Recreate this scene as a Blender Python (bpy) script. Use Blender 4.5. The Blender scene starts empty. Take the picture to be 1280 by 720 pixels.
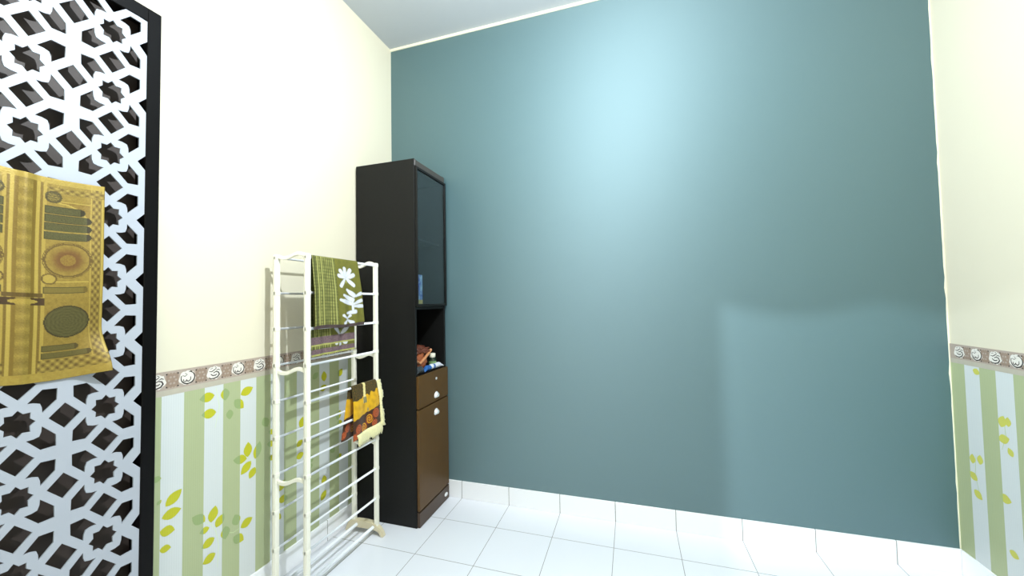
import bpy, bmesh, math, random
from mathutils import Vector, Matrix, noise
random.seed(7)
S = bpy.context.scene
C = S.collection
PI = math.pi

# ------------------------------------------------------------------ room data
W, H = 2.9976, 3.0866            # width (x), height (z); teal wall is y = 0
YF = -2.75                       # partition with the doorway behind the camera
YR = -5.6                        # end of the adjoining room
BASE = 0.1086                    # tile skirting height
RAIL = 1.038                     # top of the wallpaper border

# ------------------------------------------------------------------ materials
def new_mat(name):
    m = bpy.data.materials.new(name); m.use_nodes = True
    nt = m.node_tree
    b = nt.nodes['Principled BSDF']
    return m, nt, b

def srgb(r, g, b):
    f = lambda c: (c/255/12.92 if c/255 <= .04045 else ((c/255+.055)/1.055)**2.4)
    return (f(r), f(g), f(b), 1)

def mat(name, col, rough=.5, metal=0, spec=.5, nscale=0, namt=0, bump=0, bscale=80, coat=0, trans=0, sheen=0):
    m, nt, b = new_mat(name)
    b.inputs['Base Color'].default_value = col
    b.inputs['Roughness'].default_value = rough
    b.inputs['Metallic'].default_value = metal
    b.inputs['Specular IOR Level'].default_value = spec
    b.inputs['Coat Weight'].default_value = coat
    b.inputs['Transmission Weight'].default_value = trans
    b.inputs['Sheen Weight'].default_value = sheen
    tc = nt.nodes.new('ShaderNodeTexCoord')
    if namt:
        n = nt.nodes.new('ShaderNodeTexNoise'); n.inputs['Scale'].default_value = nscale
        n.inputs['Detail'].default_value = 4
        nt.links.new(tc.outputs['Object'], n.inputs['Vector'])
        mr = nt.nodes.new('ShaderNodeMapRange')
        mr.inputs['To Min'].default_value = 1-namt; mr.inputs['To Max'].default_value = 1+namt
        nt.links.new(n.outputs['Fac'], mr.inputs['Value'])
        mx = nt.nodes.new('ShaderNodeMix'); mx.data_type = 'RGBA'; mx.blend_type = 'MULTIPLY'
        mx.inputs[0].default_value = 1
        mx.inputs[6].default_value = col
        nt.links.new(mr.outputs[0], mx.inputs[7])
        nt.links.new(mx.outputs[2], b.inputs['Base Color'])
    if bump:
        n = nt.nodes.new('ShaderNodeTexNoise'); n.inputs['Scale'].default_value = bscale
        n.inputs['Detail'].default_value = 3
        nt.links.new(tc.outputs['Object'], n.inputs['Vector'])
        bp = nt.nodes.new('ShaderNodeBump'); bp.inputs['Strength'].default_value = bump
        bp.inputs['Distance'].default_value = .002
        nt.links.new(n.outputs['Fac'], bp.inputs['Height'])
        nt.links.new(bp.outputs['Normal'], b.inputs['Normal'])
    return m

def mnode(nt, op, a, b=None):
    n = nt.nodes.new('ShaderNodeMath'); n.operation = op
    for i, v in enumerate((a, b)):
        if v is None: continue
        if isinstance(v, (int, float)): n.inputs[i].default_value = v
        else: nt.links.new(v, n.inputs[i])
    return n.outputs[0]

def tile_mat():
    m, nt, b = new_mat('floor_tiles')
    tc = nt.nodes.new('ShaderNodeTexCoord'); sp = nt.nodes.new('ShaderNodeSeparateXYZ')
    nt.links.new(tc.outputs['Object'], sp.inputs[0])
    def line(o, off):
        v = mnode(nt, 'ADD', o, off); v = mnode(nt, 'DIVIDE', v, .32)
        v = mnode(nt, 'FRACT', v); v = mnode(nt, 'SUBTRACT', v, .5); v = mnode(nt, 'ABSOLUTE', v)
        return mnode(nt, 'GREATER_THAN', v, .5-.0042)
    g = mnode(nt, 'MAXIMUM', line(sp.outputs['X'], -.5183+3.2), line(sp.outputs['Y'], .2475+16))
    n = nt.nodes.new('ShaderNodeTexNoise'); n.inputs['Scale'].default_value = 1.5
    nt.links.new(tc.outputs['Object'], n.inputs['Vector'])
    cr = nt.nodes.new('ShaderNodeMix'); cr.data_type = 'RGBA'
    cr.inputs[6].default_value = srgb(228, 229, 236); cr.inputs[7].default_value = srgb(235, 236, 243)
    nt.links.new(n.outputs['Fac'], cr.inputs[0])
    mx = nt.nodes.new('ShaderNodeMix'); mx.data_type = 'RGBA'
    nt.links.new(g, mx.inputs[0]); nt.links.new(cr.outputs[2], mx.inputs[6])
    mx.inputs[7].default_value = srgb(128, 124, 122)
    nt.links.new(mx.outputs[2], b.inputs['Base Color'])
    r = mnode(nt, 'MULTIPLY', g, .5); r = mnode(nt, 'ADD', r, .2)
    nt.links.new(r, b.inputs['Roughness'])
    bp = nt.nodes.new('ShaderNodeBump'); bp.inputs['Strength'].default_value = .4; bp.inputs['Distance'].default_value = .001
    bp.invert = True
    nt.links.new(g, bp.inputs['Height']); nt.links.new(bp.outputs['Normal'], b.inputs['Normal'])
    return m

def stripe_mat(name, start, ca, cb, period, soft=0, rough=.45):
    """vertical wallpaper stripes along world y; ca inside [start, start+period/2]"""
    m, nt, b = new_mat(name)
    tc = nt.nodes.new('ShaderNodeTexCoord'); sp = nt.nodes.new('ShaderNodeSeparateXYZ')
    nt.links.new(tc.outputs['Object'], sp.inputs[0])
    v = mnode(nt, 'SUBTRACT', sp.outputs['Y'], start-period*60); v = mnode(nt, 'DIVIDE', v, period)
    v = mnode(nt, 'FRACT', v); v = mnode(nt, 'GREATER_THAN', v, .5)
    # fine pinstripes printed in the pattern
    w = mnode(nt, 'MULTIPLY', sp.outputs['Y'], 2*PI/.0075); w = mnode(nt, 'SINE', w)
    w = mnode(nt, 'MULTIPLY', w, .025); w = mnode(nt, 'ADD', w, 1)
    mx = nt.nodes.new('ShaderNodeMix'); mx.data_type = 'RGBA'
    nt.links.new(v, mx.inputs[0]); mx.inputs[6].default_value = ca; mx.inputs[7].default_value = cb
    mu = nt.nodes.new('ShaderNodeMix'); mu.data_type = 'RGBA'; mu.blend_type = 'MULTIPLY'; mu.inputs[0].default_value = 1
    nt.links.new(mx.outputs[2], mu.inputs[6]); nt.links.new(w, mu.inputs[7])
    nt.links.new(mu.outputs[2], b.inputs['Base Color'])
    b.inputs['Roughness'].default_value = rough; b.inputs['Specular IOR Level'].default_value = .35
    return m

def color_attr_mat(name, rough=.85, bump=.3, bscale=900, spec=.2, sheen=0, metal=0):
    m, nt, b = new_mat(name)
    a = nt.nodes.new('ShaderNodeAttribute'); a.attribute_name = 'pattern'
    tc = nt.nodes.new('ShaderNodeTexCoord')
    n = nt.nodes.new('ShaderNodeTexNoise'); n.inputs['Scale'].default_value = bscale; n.inputs['Detail'].default_value = 2
    nt.links.new(tc.outputs['Object'], n.inputs['Vector'])
    mr = nt.nodes.new('ShaderNodeMapRange'); mr.inputs['To Min'].default_value = .85; mr.inputs['To Max'].default_value = 1.15
    nt.links.new(n.outputs['Fac'], mr.inputs['Value'])
    mu = nt.nodes.new('ShaderNodeMix'); mu.data_type = 'RGBA'; mu.blend_type = 'MULTIPLY'; mu.inputs[0].default_value = 1
    nt.links.new(a.outputs['Color'], mu.inputs[6]); nt.links.new(mr.outputs[0], mu.inputs[7])
    nt.links.new(mu.outputs[2], b.inputs['Base Color'])
    bp = nt.nodes.new('ShaderNodeBump'); bp.inputs['Strength'].default_value = bump; bp.inputs['Distance'].default_value = .001
    nt.links.new(n.outputs['Fac'], bp.inputs['Height']); nt.links.new(bp.outputs['Normal'], b.inputs['Normal'])
    b.inputs['Roughness'].default_value = rough; b.inputs['Specular IOR Level'].default_value = spec
    b.inputs['Sheen Weight'].default_value = sheen; b.inputs['Metallic'].default_value = metal
    return m

CREAM = srgb(217, 209, 188)
M = {}
M['cream'] = mat('cream_paint', CREAM, .55, spec=.3, bump=.08, bscale=60)
M['ceil'] = mat('ceiling_paint', srgb(178, 182, 186), .8, spec=.2)
M['teal'] = mat('teal_satin_paint', srgb(37, 75, 80), .74, spec=1, nscale=1.2, namt=.03, bump=.05, bscale=14)
M['teal'].node_tree.nodes['Principled BSDF'].inputs['Specular Tint'].default_value = (.78, .94, 1, 1)
M['teal'].node_tree.nodes['Principled BSDF'].inputs['IOR'].default_value = 2.13
M['teal'].node_tree.nodes['Principled BSDF'].inputs['Anisotropic'].default_value = .52   # roller marks
_tn = M['teal'].node_tree.nodes.new('ShaderNodeTangent'); _tn.direction_type = 'UV_MAP'
M['teal'].node_tree.links.new(_tn.outputs[0], M['teal'].node_tree.nodes['Principled BSDF'].inputs['Tangent'])
M['teal'].node_tree.nodes['Principled BSDF'].inputs['Anisotropic Rotation'].default_value = .218
M['floor'] = tile_mat()
M['skirt'] = mat('skirting_tile', srgb(246, 246, 249), .22)
M['grout'] = mat('skirting_grout', srgb(135, 130, 126), .8)
M['trim'] = mat('cream_edge_strip', srgb(240, 234, 210), .5)
GREEN_A, GREEN_B = srgb(169, 177, 137), srgb(204, 208, 208)
STRIPE = .1422
M['paperL'] = stripe_mat('striped_wallpaper', -1.367, GREEN_B, GREEN_A, STRIPE)
M['paperR'] = stripe_mat('striped_wallpaper_right', -.226, GREEN_A, GREEN_B, .150)
M['leafL'] = stripe_mat('leaf_print', -1.367, srgb(184, 182, 42), srgb(146, 164, 112), STRIPE)
M['leafR'] = stripe_mat('leaf_print_right', -.226, srgb(168, 184, 120), srgb(196, 194, 90), .150)
M['stem'] = stripe_mat('stem_print', -1.367, srgb(205, 216, 190), srgb(186, 200, 152), STRIPE)
M['band'] = mat('border_taupe', srgb(172, 156, 144), .5, nscale=90, namt=.12)
M['band_light'] = mat('border_pale_edge', srgb(182, 174, 158), .5, nscale=60, namt=.08)
M['band_brown'] = mat('border_brown_motif', srgb(150, 128, 112), .5, nscale=120, namt=.2)
M['band_white'] = mat('border_white', srgb(226, 220, 212), .5)
M['band_ink'] = mat('border_ink', srgb(46, 34, 30), .5)
M['lattice'] = mat('white_painted_board', srgb(166, 170, 180), .45, nscale=6, namt=.05)
M['darkened_back'] = mat('darkened_board_back', srgb(24, 16, 15), .9, spec=.1)  # back faces coloured dark to deepen the shade behind the holes
M['black'] = mat('black_lacquer', srgb(10, 9, 10), .32, spec=.12, nscale=30, namt=.2)
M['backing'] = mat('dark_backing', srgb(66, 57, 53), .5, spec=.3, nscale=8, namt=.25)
M['cab'] = mat('black_laminate', srgb(15, 15, 14), .55, spec=.25, nscale=60, namt=.3)
M['brown'] = mat('brown_laminate', srgb(86, 60, 26), .45, spec=.3, nscale=14, namt=.12)
M['plinth'] = mat('dark_brown_laminate', srgb(72, 54, 40), .4, spec=.4)
M['cornice'] = mat('grey_edge', srgb(62, 56, 52), .5)
M['chrome'] = mat('bright_metal', srgb(236, 236, 238), .35, metal=.3)
M['rack'] = mat('cream_plastic', srgb(240, 236, 222), .4)
M['rod'] = mat('white_enamel', srgb(238, 240, 246), .3)
M['beige'] = mat('beige_plastic', srgb(214, 202, 172), .45)

def glass_mat():
    m, nt, b = new_mat('dark_tinted_glass')
    out = nt.nodes['Material Output']
    t = nt.nodes.new('ShaderNodeBsdfTransparent'); t.inputs[0].default_value = (.74, .80, .80, 1)
    g = nt.nodes.new('ShaderNodeBsdfGlossy'); g.inputs['Roughness'].default_value = .04
    lw = nt.nodes.new('ShaderNodeLayerWeight'); lw.inputs[0].default_value = .5
    fc = mnode(nt, 'POWER', lw.outputs['Facing'], 4); fc = mnode(nt, 'MULTIPLY', fc, .85); fc = mnode(nt, 'ADD', fc, .05)
    mx = nt.nodes.new('ShaderNodeMixShader')
    nt.links.new(fc, mx.inputs[0]); nt.links.new(t.outputs[0], mx.inputs[1]); nt.links.new(g.outputs[0], mx.inputs[2])
    nt.links.new(mx.outputs[0], out.inputs['Surface'])
    return m
M['glass'] = glass_mat()

# ------------------------------------------------------------------ mesh helpers
def obj(name, bm, mats, parent=None, smooth=False):
    me = bpy.data.meshes.new(name); bm.normal_update(); bm.to_mesh(me); bm.free()
    for m in (mats if isinstance(mats, (list, tuple)) else [mats]): me.materials.append(m)
    o = bpy.data.objects.new(name, me); C.objects.link(o)
    if smooth:
        for p in me.polygons: p.use_smooth = True
    if parent: o.parent = parent
    return o

def thing(name, label, cat, loc=(0, 0, 0), group=None):
    o = bpy.data.objects.new(name, None); C.objects.link(o); o.location = loc
    o.empty_display_size = .1
    o['label'] = label; o['category'] = cat
    if group: o['group'] = group
    return o

def tag(o, label, cat, group=None):
    o['label'] = label; o['category'] = cat
    if group: o['group'] = group
    return o

def struct(o): o['kind'] = 'structure'; return o

def bx(bm, x0, x1, y0, y1, z0, z1, bev=0, mi=0, seg=1):
    r = bmesh.ops.create_cube(bm, size=1)
    vs = r['verts']
    for v in vs:
        v.co = Vector(((x0+x1)/2+v.co.x*(x1-x0), (y0+y1)/2+v.co.y*(y1-y0), (z0+z1)/2+v.co.z*(z1-z0)))
    fs = set(f for v in vs for f in v.link_faces)
    for f in fs: f.material_index = mi
    if bev:
        es = list(set(e for v in vs for e in v.link_edges))
        r = bmesh.ops.bevel(bm, geom=es, offset=bev, segments=seg, affect='EDGES', profile=.5)
        for f in r['faces']: f.material_index = mi
    return bm

def tube(bm, pts, r, n=10, mi=0, cap=True):
    pts = [Vector(p) for p in pts]
    rings = []
    for i, p in enumerate(pts):
        d = (pts[min(i+1, len(pts)-1)]-pts[max(i-1, 0)]).normalized()
        up = Vector((0, 0, 1)) if abs(d.z) < .9 else Vector((1, 0, 0))
        a = d.cross(up).normalized(); b = d.cross(a).normalized()
        rr = r[i] if isinstance(r, (list, tuple)) else r
        rings.append([bm.verts.new(p+(a*math.cos(t*2*PI/n)+b*math.sin(t*2*PI/n))*rr) for t in range(n)])
    for a, b in zip(rings, rings[1:]):
        for t in range(n):
            f = bm.faces.new((a[t], a[(t+1) % n], b[(t+1) % n], b[t])); f.material_index = mi; f.smooth = True
    if cap:
        for rg, s in ((rings[0], 1), (rings[-1], -1)):
            f = bm.faces.new(rg[::s]); f.material_index = mi
    return bm

def prism(bm, poly, to3d, d0, d1, mi=0):
    """extrude a 2D outline between two depths; to3d(a, b, depth) -> point"""
    A = [bm.verts.new(to3d(a, b, d0)) for a, b in poly]
    B = [bm.verts.new(to3d(a, b, d1)) for a, b in poly]
    n = len(poly)
    for i in range(n):
        f = bm.faces.new((A[i], A[(i+1) % n], B[(i+1) % n], B[i])); f.material_index = mi
    f = bm.faces.new(A[::-1]); f.material_index = mi
    f = bm.faces.new(B); f.material_index = mi
    return bm

def fix(bm):
    bmesh.ops.recalc_face_normals(bm, faces=bm.faces[:]); return bm

# ------------------------------------------------------------------ room shell
bm = bmesh.new(); bx(bm, -.1, W+.1, YR-.1, .1, -.1, 0); struct(obj('floor', bm, M['floor']))
bm = bmesh.new(); bx(bm, -.1, W+.1, YR-.1, .1, H, H+.1); struct(obj('ceiling', bm, M['ceil']))
bm = bmesh.new(); bx(bm, -.1, W+.1, 0, .1, 0, H)
uvl = bm.loops.layers.uv.new('UVMap')
for f in bm.faces:
    for l in f.loops: l[uvl].uv = (l.vert.co.x+l.vert.co.y*.01, l.vert.co.z+l.vert.co.y*.01)
struct(obj('wall_back', bm, M['teal']))
bm = bmesh.new(); bx(bm, -.1, 0, YR, 0, 0, H); wall_l = struct(obj('wall_left', bm, M['cream']))
bm = bmesh.new(); bx(bm, W, W+.1, YR, 0, 0, H); wall_r = struct(obj('wall_right', bm, M['cream']))
bm = bmesh.new(); bx(bm, -.1, W+.1, YR-.1, YR, 0, H); struct(obj('wall_rear', bm, M['cream']))

# partition behind the camera: doorway on its right, header scalloped in place of an unseen valance, for its shadow edge
DX = 1.80
HEAD = 2.085
bm = bmesh.new()
poly = [(0, 0), (DX, 0), (DX, HEAD)]
x = DX; k = 0
n_sc = 4; wsc = (W-DX)/n_sc
for i in range(n_sc):
    for j in range(1, 9):
        t = j/8
        poly.append((DX+(i+t)*wsc, HEAD-.030*math.sin(PI*t)))
poly += [(W, H), (0, H)]
prism(bm, poly, lambda a, b, d: Vector((a, d, b)), YF-.06, YF)
fix(bm)
struct(obj('wall_front', bm, M['cream']))

# cream strip left where the teal paint meets the ceiling and the right wall
bm = bmesh.new()
bx(bm, 0, W, -.012, 0, H-.016, H, .002)
struct(obj('trim_1', bm, M['trim']))
bm = bmesh.new()
pr = [(W-.006+.004*noise.noise(Vector((0, 0, i*.9)))+.002*noise.noise(Vector((3, 0, i*3.1))), BASE+.001+(H-.016-BASE)*i/60) for i in range(61)]
poly = pr+[(W, H-.016), (W, BASE+.001)]
prism(bm, poly, lambda a, b, d: Vector((a, d, b)), -.0012, 0)
fix(bm)
struct(obj('trim_2', bm, M['trim']))

# tile skirtings
def skirting(name, joints, axis):
    bm = bmesh.new()
    for a, b in zip(joints, joints[1:]):
        g = .0016
        if axis == 'back': bx(bm, a+g, b-g, -.009, 0, 0, BASE, .0012)
        elif axis == 'left': bx(bm, 0, .009, a+g, b-g, 0, BASE, .0012)
        else: bx(bm, W-.009, W, a+g, b-g, 0, BASE, .0012)
    a, b = joints[0], joints[-1]
    if axis == 'back': bx(bm, a, b, -.0075, 0, 0, BASE-.001, 0, 1)
    elif axis == 'left': bx(bm, 0, .0075, a, b, 0, BASE-.001, 0, 1)
    else: bx(bm, W-.0075, W, a, b, 0, BASE-.001, 0, 1)
    return struct(obj(name, bm, [M['skirt'], M['grout']]))
xs = [0]+[.5183-.32+.32*i for i in range(9)]
xs = [v for v in xs if v < W-.02]+[W]
skirting('baseboard_back', xs, 'back')
skirting('baseboard_left', [YF]+[-.605-.32*i for i in range(6, -1, -1)]+[-.285, -.009], 'left')
skirting('baseboard_right', [YF]+[-.36-.32*i for i in range(7, -1, -1)]+[-.009], 'right')

# ------------------------------------------------------------------ wallpaper
LEAVES = [(-1.188,.915,-1.244,.91),(-1.181,.846,-1.236,.849),(-1.082,.891,-1.027,.911),(-1.147,.933,-1.146,.883),(-1.108,.876,-1.069,.832),(-1.128,.842,-1.127,.801),(-1.049,.617,-1.048,.681),(-1.053,.612,-1.112,.628),(-1.034,.595,-1.079,.554),(-1.015,.561,-1.041,.521),(-1.015,.595,-.993,.666),(-.976,.763,-.955,.717),(-.951,.693,-.918,.682),(-.958,.64,-.918,.629),(-.95,.576,-.917,.563),(-1.351,.562,-1.3,.601),(-1.362,.527,-1.301,.531),(-1.367,.484,-1.321,.465),(-1.367,.421,-1.332,.41),(-1.219,.439,-1.265,.478),(-1.197,.422,-1.181,.48),(-1.178,.392,-1.148,.432),(-1.203,.406,-1.239,.404),(-1.183,.356,-1.231,.343),(-1.179,.294,-1.227,.281),(-1.142,.377,-1.141,.325),(-1.091,.355,-1.104,.403),(-1.109,.315,-1.065,.277),(-1.079,.336,-1.026,.351),(-.622,.853,-.626,.91),(-.652,.812,-.606,.829),(-.76,.706,-.776,.65),(-.799,.569,-.763,.592),(-.802,.514,-.756,.524),(-.622,.305,-.626,.356),(-.645,.231,-.61,.273),(-1.365,.667,-1.395,.672),(-1.377,.58,-1.364,.593),
          (-.70,.46,-.735,.50),(-.70,.44,-.755,.44),(-.90,.40,-.865,.44),(-.90,.36,-.85,.35),(-.92,.30,-.885,.27),(-.53,.62,-.505,.67),(-.53,.60,-.49,.60),(-.55,.45,-.58,.49),(-.54,.40,-.495,.42),(-.72,.90,-.745,.93),(-.70,.88,-.665,.91),(-.52,.86,-.49,.90)]
STEMS = [[(-1.183,.944),(-1.169,.866),(-1.185,.784)],[(-1.053,.612),(-1.01,.584)],[(-1.227,.441),(-1.197,.415),(-1.178,.378),(-1.167,.32),(-1.171,.234)],[(-1.36,.541),(-1.334,.573)],[(-1.079,.336),(-1.109,.333),(-1.141,.351)],[(-.622,.905),(-.64,.84),(-.652,.80)],[(-.76,.706),(-.80,.60),(-.802,.514)],[(-.62,.35),(-.64,.25)]]
LEAVES_R = [(-.236,.73,-.25,.778),(-.268,.74,-.267,.778),(-.222,.677,-.27,.694),(-.28,.627,-.262,.658),(-.091,.527,-.092,.569),(-.128,.537,-.131,.579),(-.111,.462,-.07,.486),(-.09,.416,-.13,.389),(-.212,.449,-.263,.446),(-.31,.36,-.36,.40),(-.40,.75,-.44,.79),(-.45,.62,-.49,.60),(-.53,.45,-.56,.50),(-.12,.938,-.155,.925),(-.24,.25,-.28,.24)]
LEAVES_R += [(a-.6*k, b, c-.6*k, d) for k in (1, 2, 3) for a, b, c, d in LEAVES_R if a-.6*k > YF+.06]
LEAF_OUT = [(0, 0), (.12, .5), (.3, .88), (.48, 1), (.66, .86), (.84, .5), (1, 0)]

def leaf_poly(by, bz, ty, tz):
    d = Vector((ty-by, tz-bz)); L = d.length; d /= L; n = Vector((-d.y, d.x)); w = min(.019, L*.36)
    up = [(by+d.x*L*t+n.x*w*s, bz+d.y*L*t+n.y*w*s) for t, s in LEAF_OUT]
    dn = [(by+d.x*L*t-n.x*w*s, bz+d.y*L*t-n.y*w*s) for t, s in LEAF_OUT[1:-1]]
    return up+dn[::-1]

def ribbon(pts, w):
    """outline strip around a 2D polyline as a list of quads"""
    q = []; P = [Vector(p) for p in pts]; L = []; R_ = []
    for i, p in enumerate(P):
        d = (P[min(i+1, len(P)-1)]-P[max(i-1, 0)]).normalized(); n = Vector((-d.y, d.x))
        t = i/(len(P)-1); ww = w*(.45+.55*math.sin(PI*min(max(t, .08), .92)))
        L.append(p+n*ww); R_.append(p-n*ww)
    for i in range(len(P)-1): q.append([L[i], L[i+1], R_[i+1], R_[i]])
    return q

def flat(bm, poly, xf, mi):
    f = bm.faces.new([bm.verts.new(xf(a, b)) for a, b in poly]); f.material_index = mi

def wallpaper(side, y0, y1, leaves, stems, parent, mats):
    bm = bmesh.new()
    zt = .957
    if side == 'l': bx(bm, 0, .0016, y0, y1, BASE, zt)
    else: bx(bm, W-.0016, W, y0, y1, BASE, zt)
    sg = 1 if side == 'l' else -1; x0 = .0016 if side == 'l' else W-.0016
    cnt = 0
    for st in stems:
        for q in ribbon(st, .0016): flat(bm, q, lambda a, b: Vector((x0+sg*.0001, a, b)), 2)
    for lf in leaves:
        cnt += 1; h = .0002+.00003*cnt
        flat(bm, [(a, min(b, zt-.001)) for a, b in leaf_poly(*lf)], lambda a, b: Vector((x0+sg*h, a, b)), 1)
    for f in bm.faces:
        if (f.normal.x*sg < 0) and f.material_index > 0: f.normal_flip()
    return obj('wallpaper', bm, mats, parent)

wallpaper('l', -1.42, 0, LEAVES, STEMS, wall_l, [M['paperL'], M['leafL'], M['stem']])
wallpaper('r', YF, 0, LEAVES_R, [[(-.25,.775),(-.255,.70),(-.235,.64)],[(-.11,.57),(-.10,.48),(-.12,.40)]], wall_r, [M['paperR'], M['leafR'], M['stem']])

def arc(cx, cy, r, a0, a1, n=14, ry=None):
    return [(cx+r*math.cos(math.radians(a0+(a1-a0)*i/n)), cy+(ry or r)*math.sin(math.radians(a0+(a1-a0)*i/n))) for i in range(n+1)]

def border(side, y0, y1, meds, parent):
    """paper band with swirling roundels between square flower motifs"""
    bm = bmesh.new(); sg = 1 if side == 'l' else -1; e = .0022
    x0 = e if side == 'l' else W-e
    X = lambda h: (lambda a, b: Vector((x0+sg*h, a, b)))
    a, b = (0, e) if side == 'l' else (W-e, W)
    bx(bm, a, b, y0, y1, .972, RAIL, 0, 0); bx(bm, a, b, y0, y1, .952, .972, 0, 1)
    # mirrored glyphs keep their reading direction on both walls
    for i, c in enumerate(meds):
        if not (y0+.03 < c < y1-.03): continue
        def F(p): return [(c+sg*u, 1.004+v) for u, v in p]
        # square flower motif beside every roundel, with a beaded zigzag edge
        m = c+.048
        if m < y1-.02:
            zz = []
            for j in range(9): zz.append((m-.020+.005*j, 1.004+.023+(.005 if j % 2 else 0)))
            for j in range(9): zz.append((m+.020-.005*j, 1.004-.023-(.005 if j % 2 else 0)))
            flat(bm, zz, X(.0002), 2)
            for sx, sz in ((-1, -1), (-1, 1), (1, -1), (1, 1)):
                flat(bm, arc(m+.018*sx, 1.004+.023*sz, .0028, 0, 330, 8), X(.0003), 4)
            for j in range(6):
                t = j*PI/3
                flat(bm, [(m+.011*math.cos(t)+.004*math.cos(s), 1.004+.013*math.sin(t)+.004*math.sin(s)) for s in [k*PI/4 for k in range(8)]], X(.0004), 0)
        blob = [(u*1.0, v) for u, v in arc(0, 0, .028, 0, 345, 23, .026)]
        blob = [(u*(1+.10*math.sin(5*k)), v*(1+.08*math.cos(4*k))) for k, (u, v) in enumerate(blob)]
        flat(bm, F(blob), X(.0003), 3)
        ink = []
        if i % 2:
            ink += [(arc(.002, 0, .023, 75, -205, 22, .0225), .0024)]
            ink += [([(-.013, -.004), (-.012, -.012), (-.006, -.014), (-.002, -.007), (-.001, -.012), (.005, -.014), (.011, -.008), (.011, .002)], .0022)]
            ink += [([(-.016, .010), (-.008, .006), (0, .012)], .0013), ([(-.008, .017), (-.002, .014)], .0014), ([(.004, .020), (.012, .024), (.016, .018)], .0013)]
        else:
            ink += [([(-.020, -.016), (-.014, -.021), (-.002, -.022), (.012, -.018), (.019, -.008), (.015, .001), (.005, .004), (-.004, .0)], .0026)]
            ink += [([(-.014, -.003), (-.006, -.010), (.004, -.010), (.010, -.006)], .0022)]
            ink += [([(-.020, .008), (-.010, .006), (0, .012), (.008, .018)], .0018), ([(.006, .008), (.014, .012), (.021, .008)], .0017), ([(-.016, .017), (-.006, .019)], .0014), ([(.001, .024), (.007, .020)], .0016)]
        for k, (pl, w) in enumerate(ink):
            for q in ribbon(F(pl), w): flat(bm, q, X(.0005+.0001*k), 4)
    for f in bm.faces:
        if f.material_index > 1 or (f.material_index == 0 and len(f.verts) == 8):
            f.normal_update()
            if f.normal.x*sg < 0: f.normal_flip()
    return obj('wallpaper_border', bm, [M['band'], M['band_light'], M['band_brown'], M['band_white'], M['band_ink']], parent)
border('l', -1.42, 0, [-1.383+.0965*i for i in range(15)], wall_l)
border('r', YF, 0, [-.055-.088*i for i in range(30)], wall_r)

# ------------------------------------------------------------------ lattice screen
LX0, LX1 = .0505, .055            # lattice board front and back planes
CW, CH = .175, .1962             # one star cell
YS, ZS = -1.5425, 2.145          # first star (right column, top row)
NC, NR = 4, 11
yR, yL = YS+CW*.515, YS-CW*(NC-1)-CW*.515
zT, zB = ZS+CH*.5, ZS-CH*(NR-1)-CH*.5
hole_polys = []
for c in range(NC):
    for r in range(NR):
        cy, cz = YS-CW*c, ZS-CH*r
        f = lambda p: [(cy+a*CW/2, cz+b*CH/2) for a, b in p]
        star = []
        for k in range(16):
            rr = .37 if k % 2 == 0 else .275
            star.append((rr*math.cos(k*PI/8), rr*math.sin(k*PI/8)))
        hole_polys.append(f(star))
        for sx in (1, -1):
            for sy in (1, -1):
                pet = [(.18, .50), (.49, .83), (.82, .81), (.81, .49), (.50, .18), (.49, .33), (.45, .45), (.33, .49)]
                if (sx == 1 and c == 0): pet = [(min(a, .81), b) for a, b in pet]
                hole_polys.append(f([(a*sx, b*sy) for a, b in pet]))
        d = .365
        if r < NR-1: hole_polys.append(f([(0, -1+d), (d, -1), (0, -1-d), (-d, -1)]))
        if c < NC-1: hole_polys.append(f([(-1+d, 0), (-1, d), (-1-d, 0), (-1, -d)]))
out = []
nd = .27
hy, hz = CW/2, CH/2
for r in range(NR-1, -1, -1):    # right edge, upwards, with half-diamond notches
    cz = ZS-CH*r
    out += [(yR, cz-hz*nd), (YS+hy*.77, cz), (yR, cz+hz*nd)]
out.append((yR, zT-.004))
for c in range(NC):              # top edge
    cy = YS-CW*c
    out += [(cy+hy*.37, zT), (cy, ZS+hz*.64), (cy-hy*.37, zT)]
for r in range(NR):
    cz = ZS-CH*r
    out += [(yL, cz+hz*nd), (YS-CW*(NC-1)-hy*.77, cz), (yL, cz-hz*nd)]
out.append((yL, zB)); out.append((yR, zB))

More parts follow.
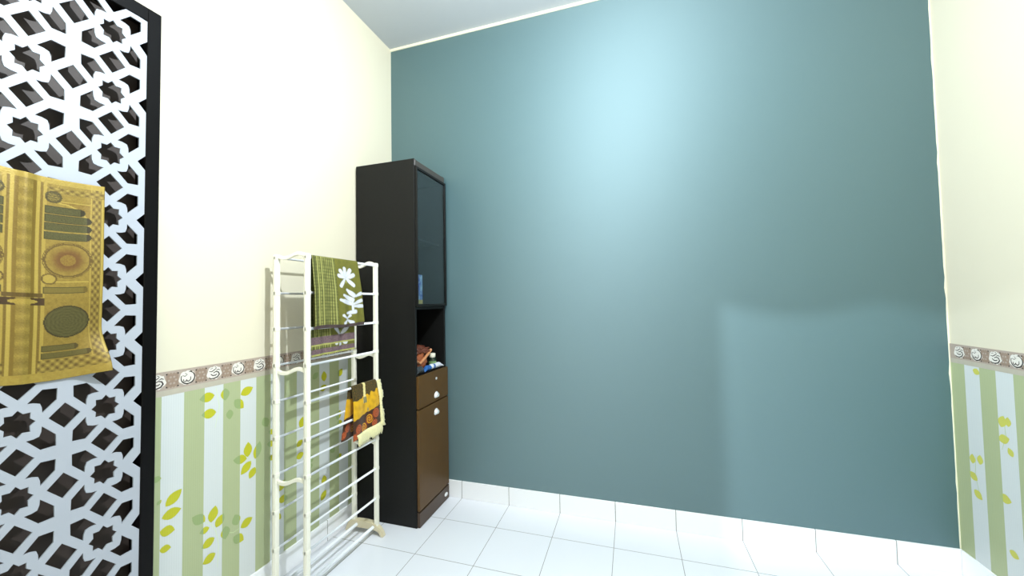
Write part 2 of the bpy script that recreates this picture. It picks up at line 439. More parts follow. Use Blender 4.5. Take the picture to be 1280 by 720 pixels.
def board_with_holes(name, outer, holes, x0, x1, m, parent):
    from mathutils.geometry import delaunay_2d_cdt
    vs, es = [], []
    for p in [outer]+holes:
        k = len(vs); n = len(p)
        vs += [Vector(q) for q in p]; es += [(k+i, k+(i+1) % n) for i in range(n)]
    ov, oe, of, _, _, _ = delaunay_2d_cdt(vs, es, [], 1, 1e-6)
    def inside(p, poly):
        r = False; j = len(poly)-1
        for i in range(len(poly)):
            (xi, yi), (xj, yj) = poly[i], poly[j]
            if (yi > p.y) != (yj > p.y) and p.x < (xj-xi)*(p.y-yi)/(yj-yi)+xi: r = not r
            j = i
        return r
    boxes = [(min(q[0] for q in h), max(q[0] for q in h), min(q[1] for q in h), max(q[1] for q in h), h) for h in holes]
    keep = []
    for f in of:
        c = (ov[f[0]]+ov[f[1]]+ov[f[2]])/3
        if inside(c, outer) and not any(a < c.x < b and d < c.y < e and inside(c, h) for a, b, d, e, h in boxes): keep.append(f)
    of = keep
    bm = bmesh.new()
    F = [bm.verts.new((x1, a, b)) for a, b in ov]; B = [bm.verts.new((x0, a, b)) for a, b in ov]
    cnt = {}
    for f in of:
        f = list(f)
        bm.faces.new([F[i] for i in f]); bm.faces.new([B[i] for i in f[::-1]])
        for i in range(len(f)):
            e = (f[i], f[(i+1) % len(f)]); cnt[tuple(sorted(e))] = cnt.get(tuple(sorted(e)), [])+[e]
    for k, l in cnt.items():
        if len(l) == 1:
            i, j = l[0]; bm.faces.new((F[j], F[i], B[i], B[j]))
    bmesh.ops.delete(bm, geom=[v for v in bm.verts if not v.link_faces], context='VERTS')
    fix(bm); bm.normal_update()
    for f in bm.faces:
        if f.normal.x < -.9: f.material_index = 1
    return obj(name, bm, m, parent)
scr = thing('lattice_screen', 'tall white star-pattern fretwork screen in a black frame against the left wall', 'screen')
board_with_holes('lattice', out, hole_polys, LX0, LX1, [M['lattice'], M['darkened_back']], scr)
FW = .040
fy1, fy0, fz1, fz0 = -1.415, yL-FW+.002, 2.288, 0
bm = bmesh.new()
fr_in = (yL-.004+.006, yR-.006)
bx(bm, 0, .058, yR-.002, fy1, 0, fz1, .002)
bx(bm, 0, .058, fy0, yL+.002, 0, fz1, .002)
bx(bm, .0005, .0575, yL, yR, zT-.002, fz1, .002)
bx(bm, .0005, .0575, yL, yR, 0, zB+.002, .002)
obj('frame', bm, M['black'], scr)
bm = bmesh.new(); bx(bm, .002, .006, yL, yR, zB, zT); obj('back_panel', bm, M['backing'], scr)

# ------------------------------------------------------------------ patterned sheets
def sheet(name, nu, nv, pos, colour, material, parent=None, thick=.0012):
    """grid cloth: pos(u, v) -> point, colour(u, v) -> linear rgb, 0..1 both ways"""
    me = bpy.data.meshes.new(name)
    vs = [pos(i/nu, j/nv) for j in range(nv+1) for i in range(nu+1)]
    fs = [(j*(nu+1)+i, j*(nu+1)+i+1, (j+1)*(nu+1)+i+1, (j+1)*(nu+1)+i) for j in range(nv) for i in range(nu)]
    me.from_pydata(vs, [], fs)
    at = me.color_attributes.new('pattern', 'FLOAT_COLOR', 'POINT')
    buf = []
    for j in range(nv+1):
        for i in range(nu+1):
            c = colour(i/nu, j/nv); buf += [c[0], c[1], c[2], 1]
    at.data.foreach_set('color', buf)
    me.polygons.foreach_set('use_smooth', [True]*len(fs))
    me.materials.append(material)
    o = bpy.data.objects.new(name, me); C.objects.link(o)
    if parent: o.parent = parent
    if thick:
        md = o.modifiers.new('thickness', 'SOLIDIFY'); md.thickness = thick; md.offset = 0
    return o

def mixc(a, b, t):
    t = max(0, min(1, t)); return tuple(a[k]*(1-t)+b[k]*t for k in range(3))
def sm(e0, e1, x):
    t = max(0, min(1, (x-e0)/(e1-e0))); return t*t*(3-2*t)
def capsule(px, py, ax, ay, bx_, by_):
    dx, dy = bx_-ax, by_-ay; t = max(0, min(1, ((px-ax)*dx+(py-ay)*dy)/(dx*dx+dy*dy+1e-9)))
    return math.hypot(px-ax-dx*t, py-ay-dy*t)

# gold double-door hanging on the screen
GY0, GY1, GZ0, GZ1 = -1.900, -1.5595, 1.075, 1.638   # left, right, bottom, top
GC = -1.718
gold, gold_l, gold_d = srgb(138, 112, 40), srgb(166, 142, 64), srgb(92, 70, 24)
gold_k, green_k, rust = srgb(50, 42, 18), srgb(82, 78, 38), srgb(92, 48, 18)

def gold_pos(u, v):
    y = GY0+(GY1-GY0)*u; z = GZ1+(GZ0-GZ1)*v
    x = .0625+.0015*math.sin(9*v+3*u)
    x += .006*math.exp(-((y-GC)/.014)**2)                        # padded centre post
    cr = sm(.75, 1, v)*sm(.80, 1, u)
    x += .030*cr + .004*sm(.86, 1, u)*(.5+.5*math.sin(v*7))
    y += .012*cr; z += .004*math.sin(u*7)+.004*cr
    return Vector((x, y, z))

def gold_col(u, v):
    y = GY0+(GY1-GY0)*u; z = GZ1+(GZ0-GZ1)*v
    a = abs(y-GC)*1000; b = (GZ1-z)*1000                         # mm from centre, mm from top
    n = noise.noise(Vector((y*420, z*420, 0))); n2 = noise.noise(Vector((y*130, z*130, 5)))
    c = mixc(gold, gold_d, .35+.5*n)
    c = mixc(c, gold_l, .25+.25*n2)
    R = 168                                                       # right edge of a leaf, mm
    # plain frame strips
    if a < 13: c = mixc(gold_l, gold_d, .25+.3*n+.35*abs(math.sin(b*.09)))
    elif a < 20: c = mixc(gold, gold_d, .5)
    elif a < 27: c = gold_l
    elif a < 33: c = mixc(gold, gold_d, .6+.3*n)
    elif a < 39: c = mixc(gold_l, gold, .3)
    if a > R-12 or b < 16: c = mixc(gold_l, gold, .3+.2*n2)
    elif R-36 < a < R-16:
        c = mixc(gold_d, gold_l, .35+.45*math.sin(b*.28)*math.sin(a*.5)+.3*n)
    if abs(a-(R-38)) < 1.6 or abs(a-(R-14)) < 1.2: c = gold_l
    if b > 538: c = mixc(gold_l, gold, .4+.3*n2)
    elif 505 < b <= 538 and a > 30: c = mixc(gold_d, gold_l, .45+.5*math.sin(a*.35)*math.sin(b*.3)+.25*n)
    elif 22 < b < 40 and a > 39: c = mixc(gold_d, gold_l, .4+.4*math.sin(a*.3)*math.sin(b*.4)+.3*n)
    if a > 40 and a < R-40 and (abs(b-62) < 1.5 or abs(b-500) < 1.5 or abs(b-290) < 1.5): c = gold_l
    # arch over the upper bars
    if a > 60 and b < 150:
        d = math.hypot(a-62, (b-128)*1.05)
        if 62 < d < 66: c = gold_l
        elif d > 66 and a < R-40 and b > 64: c = mixc(c, rust, .25)
    # upper small roundel
    d = math.hypot(a-52, (b-52))
    if d < 17: c = mixc(gold_k, gold_l, .1 if d > 12 else .3+.6*n)
    # dark bars with rounded outer ends
    for b0, b1, a1, g in ((78, 99, 118, 0), (101, 123, 132, 0), (125, 147, 132, 0), (149, 171, 132, 0), (304, 322, 126, .45), (466, 482, 108, .15), (485, 502, 130, .15)):
        if b0 <= b <= b1 and a > 36:
            hh = (b1-b0)/2; mid = (b0+b1)/2
            if a < a1-hh or math.hypot(a-(a1-hh), b-mid) < hh:
                edge = min(b-b0, b1-b, a-36) < 1.4
                k = mixc(gold_k, green_k, .75+.7*n+g) if a < a1-hh else gold_k
                c = mixc(k, gold_k, .8) if edge else mixc(k, gold, g)
    # rust rosette
    d = math.hypot(a-84, b-228)
    if d < 52:
        c = mixc(c, rust, .85*(1-sm(14, 46, d)))
        if abs(d-46) < 2 or abs(d-50) < 1: c = gold_d
        if d < 16: c = mixc(gold, rust, .35+.5*n)
    # ring handle
    d = math.hypot(a-47, b-282)
    if d < 15: c = mixc(gold_l, gold, .3)
    if 12 < d < 15.5: c = gold_d
    # lower rosette
    d = math.hypot(a-84, (b-402)*1.02)
    if d < 46:
        c = mixc(green_k, gold_k, .25+.35*math.sin(d*.75)*math.cos(6*math.atan2(a-84, b-402))+.3*n)
        if d > 42.5: c = gold_k
    # latch across the centre
    if 322 < b < 333 and a < 36: c = mixc(gold_d, gold_k, .15+.4*n)
    if 335 < b < 355 and 13 < a < 40: c = mixc(gold_k, rust, .25+.4*n)
    if ((a/26)**2+((b-345)/6.5)**2) < 1: c = mixc(gold_l, gold, .35+.5*n)
    if b > 335 and 160 < R and a > 40: c = mixc(c, gold_d, .10)
    return c
M['gold'] = color_attr_mat('gold_embroidery', rough=.42, bump=.5, bscale=260, spec=.5, metal=.25)
g = sheet('door_hanging', 190, 310, gold_pos, gold_col, M['gold'], None, .0016)
tag(g, 'gold embroidered hanging shaped like a double door, hung on the fretwork screen', 'wall hanging')

# ------------------------------------------------------------------ cabinet
CX, CY0, CY1, CZ = .415, -.379, -.012, 2.11
cab = thing('tall_cabinet', 'tall narrow black cabinet with brown drawer and door in the corner', 'cabinet', (0, 0, 0))
bm = bmesh.new(); t = .018; xb = .011
bx(bm, xb, CX, CY0, CY0+t, 0, CZ, .0012)                 # side facing the camera
bx(bm, xb, CX, CY1-t, CY1, 0, CZ, .0012)
bx(bm, xb, xb+.006, CY0+t, CY1-t, 0, CZ-.01)
for z in (.080, .850, 1.245, 1.66, CZ-.045): bx(bm, xb+.006, CX-.022 if z in (1.66, .08) else CX-.004, CY0+t, CY1-t, z-.016, z)
obj('carcass', bm, M['cab'], cab)
bm = bmesh.new(); bx(bm, CX-.03, CX+.004, CY0+.004, CY1, CZ-.042, CZ-.003, .004); obj('cornice', bm, M['cornice'], cab)
y0, y1 = CY0+t*.3, CY1-t*.2
# glazed upper door
bm = bmesh.new()
zb, zt = 1.248, CZ-.046
for a in ((y0, y0+.009, zb, zt), (y1-.016, y1, zb, zt), (y0+.009, y1-.016, zb, zb+.014), (y0+.009, y1-.016, zt-.014, zt)):
    bx(bm, CX, CX+.016, a[0], a[1], a[2], a[3], .001)
gd = obj('glass_door', bm, M['cab'], cab)
bm = bmesh.new(); bx(bm, CX+.006, CX+.010, y0+.007, y1-.014, zb+.012, zt-.012); obj('glass_pane', bm, M['glass'], gd)
# drawer, door, plinth
def handle(parent, y, z, r=.026):
    bm = bmesh.new()
    n = 12
    A, B = [], []
    for i in range(n+1):                                   # half-round cup pull: flat edge below, dome above
        a = PI*i/n
        A.append(bm.verts.new((CX+.0165, y+r*math.cos(a), z+r*1.15*math.sin(a))))
        B.append(bm.verts.new((CX+.030, y+r*.55*math.cos(a), z+r*.2+r*.55*math.sin(a))))
    A.append(bm.verts.new((CX+.0165, y-r*.6, z-r*.35))); B.append(bm.verts.new((CX+.030, y-r*.3, z-r*.12)))
    A.append(bm.verts.new((CX+.0165, y+r*.6, z-r*.35))); B.append(bm.verts.new((CX+.030, y+r*.3, z-r*.12)))
    m = len(A)
    for i in range(m): bm.faces.new((A[i], A[(i+1) % m], B[(i+1) % m], B[i]))
    bm.faces.new(A[::-1]); bm.faces.new(B); fix(bm)
    o = obj('handle', bm, M['chrome'], parent); o['label'] = 'small bright cup handle'
    return o
def front(name, z0, z1, m):
    bm = bmesh.new(); bx(bm, CX, CX+.0165, y0, y1, z0, z1, .0015); return obj(name, bm, m, cab)
dr = front('drawer', .662, .846, M['brown'])
lab = dr; lab['label'] = 'brown drawer front'
handle(dr, -.172, .690)
bm = bmesh.new(); tube(bm, [(CX+.015, -.172, .800), (CX+.0195, -.172, .800)], .008, 14); obj('lock', bm, M['chrome'], dr)
ld = front('door', .092, .655, M['brown']); ld['label'] = 'brown lower door'
handle(ld, -.175, .588)
pl = front('plinth', .002, .084, M['plinth'])
bm = bmesh.new()
bmesh.ops.create_uvsphere(bm, u_segments=14, v_segments=8, radius=1)
for v in bm.verts: v.co = Vector((CX+.0165+v.co.x*.008, -.060+v.co.y*.020, .040+v.co.z*.012))
obj('knob', bm, M['chrome'], pl, True)

# things in the cabinet
def blue_col(z):
    return None
m_blue, nt, b = new_mat('blue_printed_cover')
tc = nt.nodes.new('ShaderNodeTexCoord'); nz = nt.nodes.new('ShaderNodeTexNoise'); nz.inputs['Scale'].default_value = 22; nz.inputs['Detail'].default_value = 6
rp = nt.nodes.new('ShaderNodeValToRGB'); rp.color_ramp.elements[0].position = .42; rp.color_ramp.elements[0].color = srgb(40, 76, 190)
rp.color_ramp.elements[1].position = .68; rp.color_ramp.elements[1].color = srgb(190, 215, 245)
nt.links.new(tc.outputs['Object'], nz.inputs['Vector']); nt.links.new(nz.outputs['Fac'], rp.inputs[0]); nt.links.new(rp.outputs[0], b.inputs['Base Color'])
bm = bmesh.new()
bx(bm, CX-.075, CX-.006, -.352, -.284, 1.247, 1.435, .002, 0)
bx(bm, CX-.0755, CX-.0055, -.3525, -.2835, 1.247, 1.288, .002, 1)
tag(obj('snack_box', bm, [m_blue, mat('yellow_print', srgb(206, 178, 104), .5, nscale=60, namt=.3)]),
    'slim blue box with yellow base behind the cabinet glass door', 'box')

# crumpled brown bag
def lump(name, cx, cy, cz, sx, sy, sz, mats, amp=.25, sc=3.0, seed=0, flat_bottom=True, sub=4, mi_fn=None):
    bm = bmesh.new(); bmesh.ops.create_icosphere(bm, subdivisions=sub, radius=1)
    for v in bm.verts:
        p = v.co.copy(); k = 1+amp*noise.noise(p*sc*.5+Vector((seed, 0, 0)))+amp*.5*noise.noise(p*sc+Vector((0, seed, 0)))
        q = Vector((p.x*sx*k, p.y*sy*k, p.z*sz*k))
        if flat_bottom: q.z = max(q.z, -sz*.7)
        q += Vector((cx, cy, cz)); q.x = min(q.x, .405); q.y = min(max(q.y, -.355), -.036); v.co = q
    if mi_fn:
        for f in bm.faces: f.material_index = mi_fn(f.calc_center_median())
    return obj(name, bm, mats, None, True)
m_bag = mat('brown_leather', srgb(150, 82, 48), .45, nscale=25, namt=.35, bump=.4, bscale=40)
bag = thing('leather_bag', 'crumpled brown leather bag on the cabinet shelf above the drawer', 'bag', (.30, -.21, .852))
def child_lump(nm, m, *a, **k):
    o = lump(nm, *a, m, **k); o.parent = bag; o.matrix_parent_inverse = Matrix.Translation(Vector((-.30, .21, -.852))); return o
child_lump('body', [m_bag], .315, -.232, .902, .062, .088, .072, amp=.45, sc=4, seed=3)
fl = child_lump('flap', [mat('dark_brown_leather', srgb(98, 50, 34), .4, nscale=20, namt=.4, bump=.4, bscale=40)], .325, -.200, .972, .052, .088, .028, amp=.5, sc=4, seed=9, flat_bottom=False)
bm = bmesh.new()
tube(bm, [(.365, -.31, .93), (.378, -.27, .905), (.382, -.22, .93), (.380, -.17, .955), (.372, -.13, .97)], .009, 8)
st = obj('strap', bm, mat('tan_leather', srgb(196, 132, 88), .4), bag, True); st.matrix_parent_inverse = Matrix.Translation(Vector((-.30, .21, -.852)))

# little jar with green and white label
jar = thing('small_jar', 'little dark jar with white cap and green label beside the brown bag', 'jar', (.375, -.115, .851))
def lathe(bm, prof, n=20, mi=0):
    rings = [[bm.verts.new((r*math.cos(2*PI*k/n), r*math.sin(2*PI*k/n), z)) for k in range(n)] for r, z in prof]
    for a, b in zip(rings, rings[1:]):
        for k in range(n):
            f = bm.faces.new((a[k], a[(k+1) % n], b[(k+1) % n], b[k])); f.smooth = True; f.material_index = mi
    bm.faces.new(rings[0][::-1]); bm.faces.new(rings[-1])
    return bm
bm = bmesh.new(); lathe(bm, [(.020, 0), (.023, .004), (.023, .055), (.016, .066), (.016, .070)]); obj('body', bm, mat('dark_green_glass', srgb(28, 44, 32), .15), jar)
bm = bmesh.new(); lathe(bm, [(.0235, .016), (.0236, .020), (.0236, .044), (.0235, .046)]); obj('jar_label', bm, mat('green_label', srgb(120, 150, 96), .6, nscale=90, namt=.5), jar)
bm = bmesh.new(); lathe(bm, [(.0165, .068), (.019, .070), (.019, .092), (.017, .095)]); obj('lid', bm, mat('white_cap', srgb(228, 224, 205), .4), jar)

# blue packet with white end, lying along the shelf edge
def packet(name, y0, y1, z, h, x0, x1, mats, split, seed):
    bm = bmesh.new(); n = 24
    prev = None
    for i in range(n+1):
        t = i/n; y = y0+(y1-y0)*t; e = min(1, 6*t, 6*(1-t))
        hh = h*(.25+.75*e)*(1+.18*noise.noise(Vector((t*5, seed, 0))))
        ring = []
        for k in range(12):
            a = 2*PI*k/12
            xx = (x0+x1)/2+(x1-x0)/2*math.cos(a)*(1+.08*noise.noise(Vector((t*4, k, seed))))
            ring.append(bm.verts.new((xx, y, z+max(0, hh*.5+hh*.5*math.sin(a)+.004*noise.noise(Vector((t*6, k*.8, seed+2)))))))
        if prev:
            for k in range(12):
                f = bm.faces.new((prev[k], prev[(k+1) % 12], ring[(k+1) % 12], ring[k])); f.smooth = True
                f.material_index = split(t)
        else: bm.faces.new(ring[::-1])
        prev = ring
    bm.faces.new(prev); fix(bm)
    return obj(name, bm, mats)
tag(packet('plastic_packet', -.270, -.032, .852, .034, .383, .413,
           [mat('blue_foil', srgb(38, 92, 160), .3, nscale=40, namt=.5), mat('white_foil', srgb(222, 222, 232), .3, nscale=60, namt=.15)],
           lambda t: 1 if t > .58 or .34 < t < .46 else 0, 4),
    'blue plastic packet with white end on the shelf edge above the drawer', 'packet')
tag(packet('folded_cloth', -.352, -.276, .852, .040, .372, .413,
           [mat('charcoal_cloth', srgb(52, 58, 62), .9, nscale=50, namt=.6)], lambda t: 0, 8),
    'small charcoal cloth bundle at the near end of the cabinet shelf', 'cloth')

# ------------------------------------------------------------------ clothes drying rack
XR_, XF_, YFAR, YNF, YNR = .082, .230, -.487, -.957, -.982
ZT, DZ = 1.4826, .1603
rk = thing('drying_rack', 'tall white clothes drying rack with many rods in front of the wallpaper', 'drying rack', (0, 0, 0))
def post(x, y, out):
    bm = bmesh.new(); h = .0105
    bx(bm, x-h, x+h, y-h, y+h, .03, ZT+.014, .003, 0, 2)
    for k in range(9):
        z = ZT-DZ*k
        bx(bm, x-h-.0015, x+h+.0015, y-h-.0015, y+h+.0015, z-.011, z+.011, .004, 0, 2)
    # raised rib on the outer face
    bx(bm, x-.0035, x+.0035, y+out*h-.0015, y+out*h+.0015, .06, ZT+.004, .001)
    return obj('post', bm, M['rack'], rk)
post(XF_, YFAR, 1); post(XR_, YFAR, 1); post(XF_, YNF, -1); post(XR_, YNR, -1)
def wave(z, y_r, y_f):
    bm = bmesh.new(); n = 24; prev = None; hw, hh = .006, .0085
    for i in range(n+1):
        s = i/n; x = XR_+.008+(XF_-XR_-.016)*s; y = y_r+(y_f-y_r)*s
        zz = z-.009*math.sin(2*PI*s)*(1 if s < .5 else 1.15)
        ring = [bm.verts.new((x, y+a*hw, zz+b*hh)) for a, b in ((-1, -1), (1, -1), (1, 1), (-1, 1))]
        if prev:
            for k in range(4): bm.faces.new((prev[k], prev[(k+1) % 4], ring[(k+1) % 4], ring[k]))
        else: bm.faces.new(ring[::-1])
        prev = ring
    bm.faces.new(prev); fix(bm)
    bmesh.ops.bevel(bm, geom=[e for e in bm.edges if len(e.link_faces) == 2 and e.calc_face_angle(0) > .8], offset=.002, segments=2, affect='EDGES')
    return obj('wave_bar', bm, M['rack'], rk)
for k in (0, 3, 6):
    z = ZT-DZ*k+(.006 if k == 0 else -.026)
    wave(z, YFAR, YFAR); wave(z, YNR, YNF)
for k in range(9):
    z = ZT-DZ*k
    bm = bmesh.new(); tube(bm, [(XF_, YNF+.009, z), (XF_, YFAR-.009, z)], .0058, 12); obj('rod', bm, M['rod'], rk)
    bm = bmesh.new(); tube(bm, [(XR_, YNR+.009, z), (XR_, YFAR-.009, z)], .0052, 12); obj('rod', bm, M['rod'], rk)
def foot(y, sk):
    # arched foot: flat beam whose ends sweep down to the floor
    top = [(.030, 0), (.036, .026), (.050, .050), (.072, .064), (.110, .070), (.160, .072), (.200, .070), (.232, .060), (.256, .042), (.272, .020), (.280, 0)]
    bot = [(.262, 0), (.252, .016), (.236, .026), (.210, .030), (.160, .030), (.105, .028), (.074, .022), (.058, .010), (.050, 0)]
    bm = bmesh.new()
    prism(bm, top+bot, lambda a, b, d: Vector((a, y+d+sk*(a-XF_)/(XR_-XF_), b)), -.014, .014); fix(bm)
    bmesh.ops.bevel(bm, geom=[e for e in bm.edges if e.calc_face_angle(0) > 1.2], offset=.003, segments=2, affect='EDGES')
    return obj('foot', bm, M['beige'], rk)
foot(YFAR, 0); foot(YNF, YNR-YNF)
for x, yy in ((.108, YNR+.015), (.215, YNF+.012)):
    bm = bmesh.new(); tube(bm, [(x, yy, .046), (x, YFAR-.012, .046)], .0085, 12); obj('floor_rod', bm, M['rod'], rk)

# patterned sarong cloth over the top front rod
ol, ol_d, ol_l, wht, purp = srgb(104, 100, 36), srgb(62, 66, 32), srgb(160, 158, 92), srgb(206, 206, 214), srgb(92, 72, 80)
FLOWERS = [  # capsules in cloth millimetres (from left edge, from top), radius
    ((205, 92), (172, 55), 11), ((205, 92), (203, 42), 11), ((210, 90), (240, 52), 12), ((212, 96), (262, 80), 12), ((212, 100), (255, 140), 11), ((200, 100), (168, 142), 10), ((200, 94), (160, 84), 11),
    ((208, 165), (250, 200), 12), ((182, 195), (238, 225), 12), ((158, 222), (232, 245), 12), ((238, 225), (238, 295), 6), ((200, 300), (252, 296), 11), ((262, 205), (300, 190), 10), ((244, 250), (300, 232), 10), ((250, 264), (300, 266), 11),
    ((195, 330), (172, 312), 8), ((198, 330), (222, 316), 8), ((195, 340), (180, 356), 10), ((202, 340), (232, 358), 10)]
def sarong_pattern(a, d):
    """a: mm across from the near edge, d: mm down the visible flap"""
    n = noise.noise(Vector((a*.05, d*.05, 2))); nf = noise.noise(Vector((a*.4, d*.4, 2)))
    if a < 140:
        w = math.sin(a*.52)+.6*math.sin(a*1.27+1)
        c = mixc(ol_d, ol_l, .42+.34*w+.2*n)
        if math.sin(d*.42) > .55: c = mixc(c, ol_d, .45)
        if abs(a-12) < 7 or abs(a-138) < 3: c = mixc(c, ol_d, .7)
        if abs(a-28) < 4 or abs(a-52) < 3 or abs(a-126) < 3: c = mixc(c, ol_l, .75)
    else:
        c = mixc(ol, ol_d, .25+.35*n+.25*math.sin(d*.5)*math.sin(a*.5))
        c = mixc(c, ol_l, .12+.2*nf)
    for p, q, r in FLOWERS:
        s = capsule(a, d*1.17, *p, *q); r *= .55+.55*min(1, math.hypot(a-p[0], d*1.17-p[1])/32)
        if s < r: c = mixc(wht, srgb(196, 198, 206), .4+.6*nf) if s < r*.82 else mixc(wht, ol, .4)
    if math.hypot(a-206, d*1.17-118) < 8: c = mixc(ol_l, ol, .3)
    return c
SY0, SY1 = -.941, -.645
FD, BD, RR = .332, .452, .0095                   # front drop, back drop, fold radius
ARC = PI*RR; TOT = BD+ARC+FD
def sarong_pos(u, v):
    s = v*TOT                                     # along the cloth from the back hem over the rod to the front hem
    if s < BD:
        d = BD-s; side = -1
    elif s < BD+ARC:
        d = 0; side = 0
    else:
        d = s-BD-ARC; side = 1
    q = d/.30
    ya, yb = (SY0+.004*q, SY1+.034*q) if side >= 0 else (SY0+.016*min(q, 2), SY1+.006*q)
    y = ya+(yb-ya)*u
    z = ZT
    fold = .0045*math.sin(u*15+.6)*min(1, q)+.003*math.sin(u*31+2)*min(1, q)
    if side == 1:
        x = XF_+RR+.011*min(1, q*2)+fold; z = ZT-d
        cu = sm(FD-.028, FD, d); x -= .006*cu; z += .006*cu
        z += .003*math.sin(u*8)
    elif side == -1:
        x = XF_-RR-.010*min(1, q*2)+.8*fold; z = ZT-d+.016*u*min(1, q)-.012*u
    else:
        a = (s-BD)/RR; x = XF_-RR*math.cos(a); z = ZT+RR*math.sin(a)
    return Vector((x, y, z))
def sarong_col(u, v):
    s = v*TOT; a = u*310
    if s >= BD+ARC*.4:
        d = (s-BD-ARC)*1000
        if d > 312: return mixc(purp, ol_d, .3+.5*noise.noise(Vector((a*.1, d*.2, 0))))
        return sarong_pattern(a, max(d, 0))
    d = (BD-s)*1000
    h = 452-d
    if 8 < h < 30 or 52 < h < 88: return mixc(purp, srgb(140, 118, 118), .3+.4*noise.noise(Vector((a*.2, d*.2, 1))))
    if h < 8 or 46 < h <= 52: return ol_l
    return mixc(sarong_pattern(a, 452-d), ol_d, .15)
M['sarong'] = color_attr_mat('woven_sarong', .9, .3, 500)
tag(sheet('sarong', 130, 330, sarong_pos, sarong_col, M['sarong'], None, .0016),
    'green plaid sarong with white flowers over the top rod of the drying rack', 'cloth')

# yellow cloth with brown roses on the fifth front rod
ZY = ZT-DZ*4
yel, yel_d, camo, rose, rose_d, crm = srgb(220, 168, 10), srgb(150, 104, 6), srgb(44, 42, 12), srgb(146, 62, 22), srgb(74, 30, 12), srgb(232, 222, 160)
TF, TB, TR = .262, .255, .0090
TARC = PI*TR; TT = TF+TB+TARC
def yel_pos(u, v):
    s = v*TT
    if s < TB: d, side = TB-s, -1
    elif s < TB+TARC: d, side = 0, 0
    else: d, side = s-TB-TARC, 1
    q = d/.26; fold = .005*math.sin(u*9+.5)*min(1, q*1.5)
    if side == 1:
        y = -.690-.006*q+(.190+.030*q)*u
        x = XF_+TR+.012*min(1, q*3)+fold; z = ZY-d*(1-.06*u)-.0
    elif side == -1:
        y = -.694-.040*q+(.188+.0*q)*u; x = XF_-TR-.012*q+fold; z = ZY-d
    else:
        a = (s-TB)/TR; y = -.690+.190*u; x = XF_-TR*math.cos(a); z = ZY+TR*math.sin(a)
    return Vector((x, y, z))
ROSES = [(34, 196, 24), (78, 206, 26), (118, 176, 27), (164, 160, 28), (150, 206, 20), (10, 226, 20)]
def yel_pat(a, d):
    n = noise.noise(Vector((a*.045, d*.045, 7))); nf = noise.noise(Vector((a*.2, d*.2, 7)))
    c = mixc(yel, yel_d, .12+.5*n)
    lim = 62-.10*a+14*n
    if d < lim: c = mixc(camo, yel_d, .12+.7*nf)
    if abs(a-96+d*.12) < 9 and d < 78: c = mixc(crm, yel, .2)
    if abs(a-90) < 14 and 58 < d < 88: c = mixc(srgb(40, 36, 20), crm, .9 if math.sin(a*.9) > .45 else 0)
    if abs(a-110)+abs(d-126)*.6 < 7: c = mixc(rose_d, crm, .3)
    if d > 150-.12*a+6*n: c = mixc(rose_d, camo, .4+.5*nf)
    for ra, rd, rr in ROSES:
        s = math.hypot(a-ra, d-rd)
        if s < rr:
            sw = math.sin(s*.55+2.2*math.atan2(d-rd, a-ra))
            c = mixc(rose, yel if ra in (78, 118) else srgb(186, 92, 40), sm(.1, .8, sw))
            if s > rr*.88: c = rose_d
    return c
def yel_col(u, v):
    s = v*TT; a = u*200
    if s >= TB+TARC*.3: return yel_pat(a, max((s-TB-TARC)*1000, 0)*.92)
    return yel_pat(a, (TB-s)*1000*.95+10)
M['yellow'] = color_attr_mat('printed_plush', .8, .4, 700, sheen=.2)
yc = thing('printed_cloth', 'yellow cloth with brown roses and cream fringe on a middle rack rod', 'cloth', (XF_, -.6, ZY))
inv = Matrix.Translation(Vector((-XF_, .6, -ZY)))
o = sheet('cloth', 100, 240, yel_pos, yel_col, M['yellow'], yc, .003); o.matrix_parent_inverse = inv
# cream fleece fringe along the right and bottom edges
random.seed(11)
def fringe_strip(bm, A, B, wdir, n, wid):
    """ragged fleece band between A(t) and its offset"""
    rows = []
    for i in range(n+1):
        t = i/n; p = A(t); w = wid(t)*(1+.22*noise.noise(Vector((t*9, 3, 1)))+.12*random.uniform(-1, 1))
        row = []
        for j in range(6):
            s = j/5
            row.append(bm.verts.new(p+wdir(t)*w*s+Vector((.005*math.sin(PI*s)+.002*random.uniform(-1, 1), 0, 0))))
        rows.append(row)
    for a, b in zip(rows, rows[1:]):
        for j in range(5):
            f = bm.faces.new((a[j], a[j+1], b[j+1], b[j])); f.smooth = True
bm = bmesh.new()
fv = (TB+TARC)/TT
fringe_strip(bm, lambda t: yel_pos(1, fv+(1-fv)*t)+Vector((.006, -.004, .004)), None, lambda t: Vector((0, 1, .05-.25*t)), 60, lambda t: .034 if t < .4 else .022)
fringe_strip(bm, lambda t: yel_pos(.10+.90*t, 1)+Vector((.003, 0, .022)), None, lambda t: Vector((0, .16, -1)), 60, lambda t: .060)
fringe_strip(bm, lambda t: yel_pos(.985, fv+(1-fv)*(.62+.38*t))+Vector((.004, 0, .0)), None, lambda t: Vector((0, 1, -.3)), 30, lambda t: .034)
fr_ = obj('fringe', bm, mat('cream_fleece', srgb(234, 226, 172), .95, nscale=120, namt=.15, bump=.8, bscale=260, sheen=.3), yc)
fr_['label'] = 'ragged cream fleece fringe'
md = fr_.modifiers.new('thickness', 'SOLIDIFY'); md.thickness = .004; md.offset = 0
fr_.matrix_parent_inverse = inv

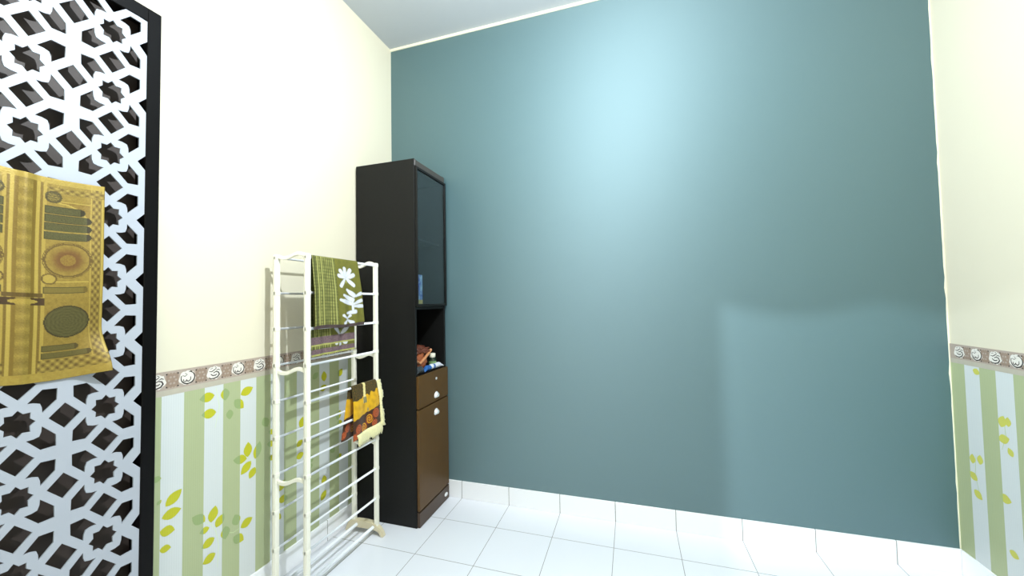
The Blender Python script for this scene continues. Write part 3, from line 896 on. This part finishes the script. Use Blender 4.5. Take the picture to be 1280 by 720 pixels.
# ------------------------------------------------------------------ lamps
def lamp(x, y, z, power, r, col, label, aim=None):
    t = thing('ceiling_lamp', label, 'lamp', (x, y, H))
    bm = bmesh.new(); lathe(bm, [(.055, -.024), (.062, -.018), (.062, -.002), (.060, 0)], 28); obj('lamp_base', bm, M['skirt'], t)
    bm = bmesh.new(); lathe(bm, [(.018, -.045), (.022, -.040), (.022, -.024)], 20); obj('lamp_holder', bm, M['skirt'], t)
    L = bpy.data.lights.new('lamp_light', 'SPOT' if aim else 'POINT'); L.energy = power; L.shadow_soft_size = r; L.color = col
    o = bpy.data.objects.new('lamp_light', L); C.objects.link(o); o.location = (x, y, z)
    if aim:
        L.spot_size = math.radians(36); L.spot_blend = 1
        o.rotation_euler = (Vector(aim)-Vector((x, y, z))).to_track_quat('-Z', 'Y').to_euler()
lamp(1.52, -1.42, 2.56, 166, .018, (.86, .95, 1), 'small white ceiling lamp above the middle of the room')
lamp(1.60, -5.0, 2.75, 560, .04, (.80, .93, 1), 'small white ceiling lamp in the room behind the doorway', (2.12, 0, .95))

w = bpy.data.worlds.new('world'); S.world = w; w.use_nodes = True
w.node_tree.nodes['Background'].inputs[0].default_value = (.5, .55, .6, 1)
w.node_tree.nodes['Background'].inputs[1].default_value = .02

# ------------------------------------------------------------------ camera
cam = bpy.data.cameras.new('camera'); co = bpy.data.objects.new('camera', cam); C.objects.link(co)
R3 = [[0.9538114079104215, 0.29987382570409615, -0.01787419361897507], [0.027649655031122218, -0.02838661300344488, 0.9992145399156543], [-0.29913089896665507, 0.9535564424090386, 0.03536688314820518]]
m = Matrix.Identity(4)
for i in range(3):
    m[i][0] = R3[0][i]; m[i][1] = R3[1][i]; m[i][2] = -R3[2][i]
m.translation = Vector((1.5972, -2.28424, 1.26754))
co.matrix_world = m
cam.sensor_width = 36; cam.lens = 473.0805/1280*36; cam.clip_start = .02
S.camera = co

S.view_settings.view_transform = 'Standard'; S.view_settings.look = 'None'
S.view_settings.exposure = 0; S.view_settings.gamma = 1
S.view_settings.use_curve_mapping = False
try:
    S.cycles.max_bounces = 10; S.cycles.diffuse_bounces = 6; S.cycles.transparent_max_bounces = 12
except Exception: pass
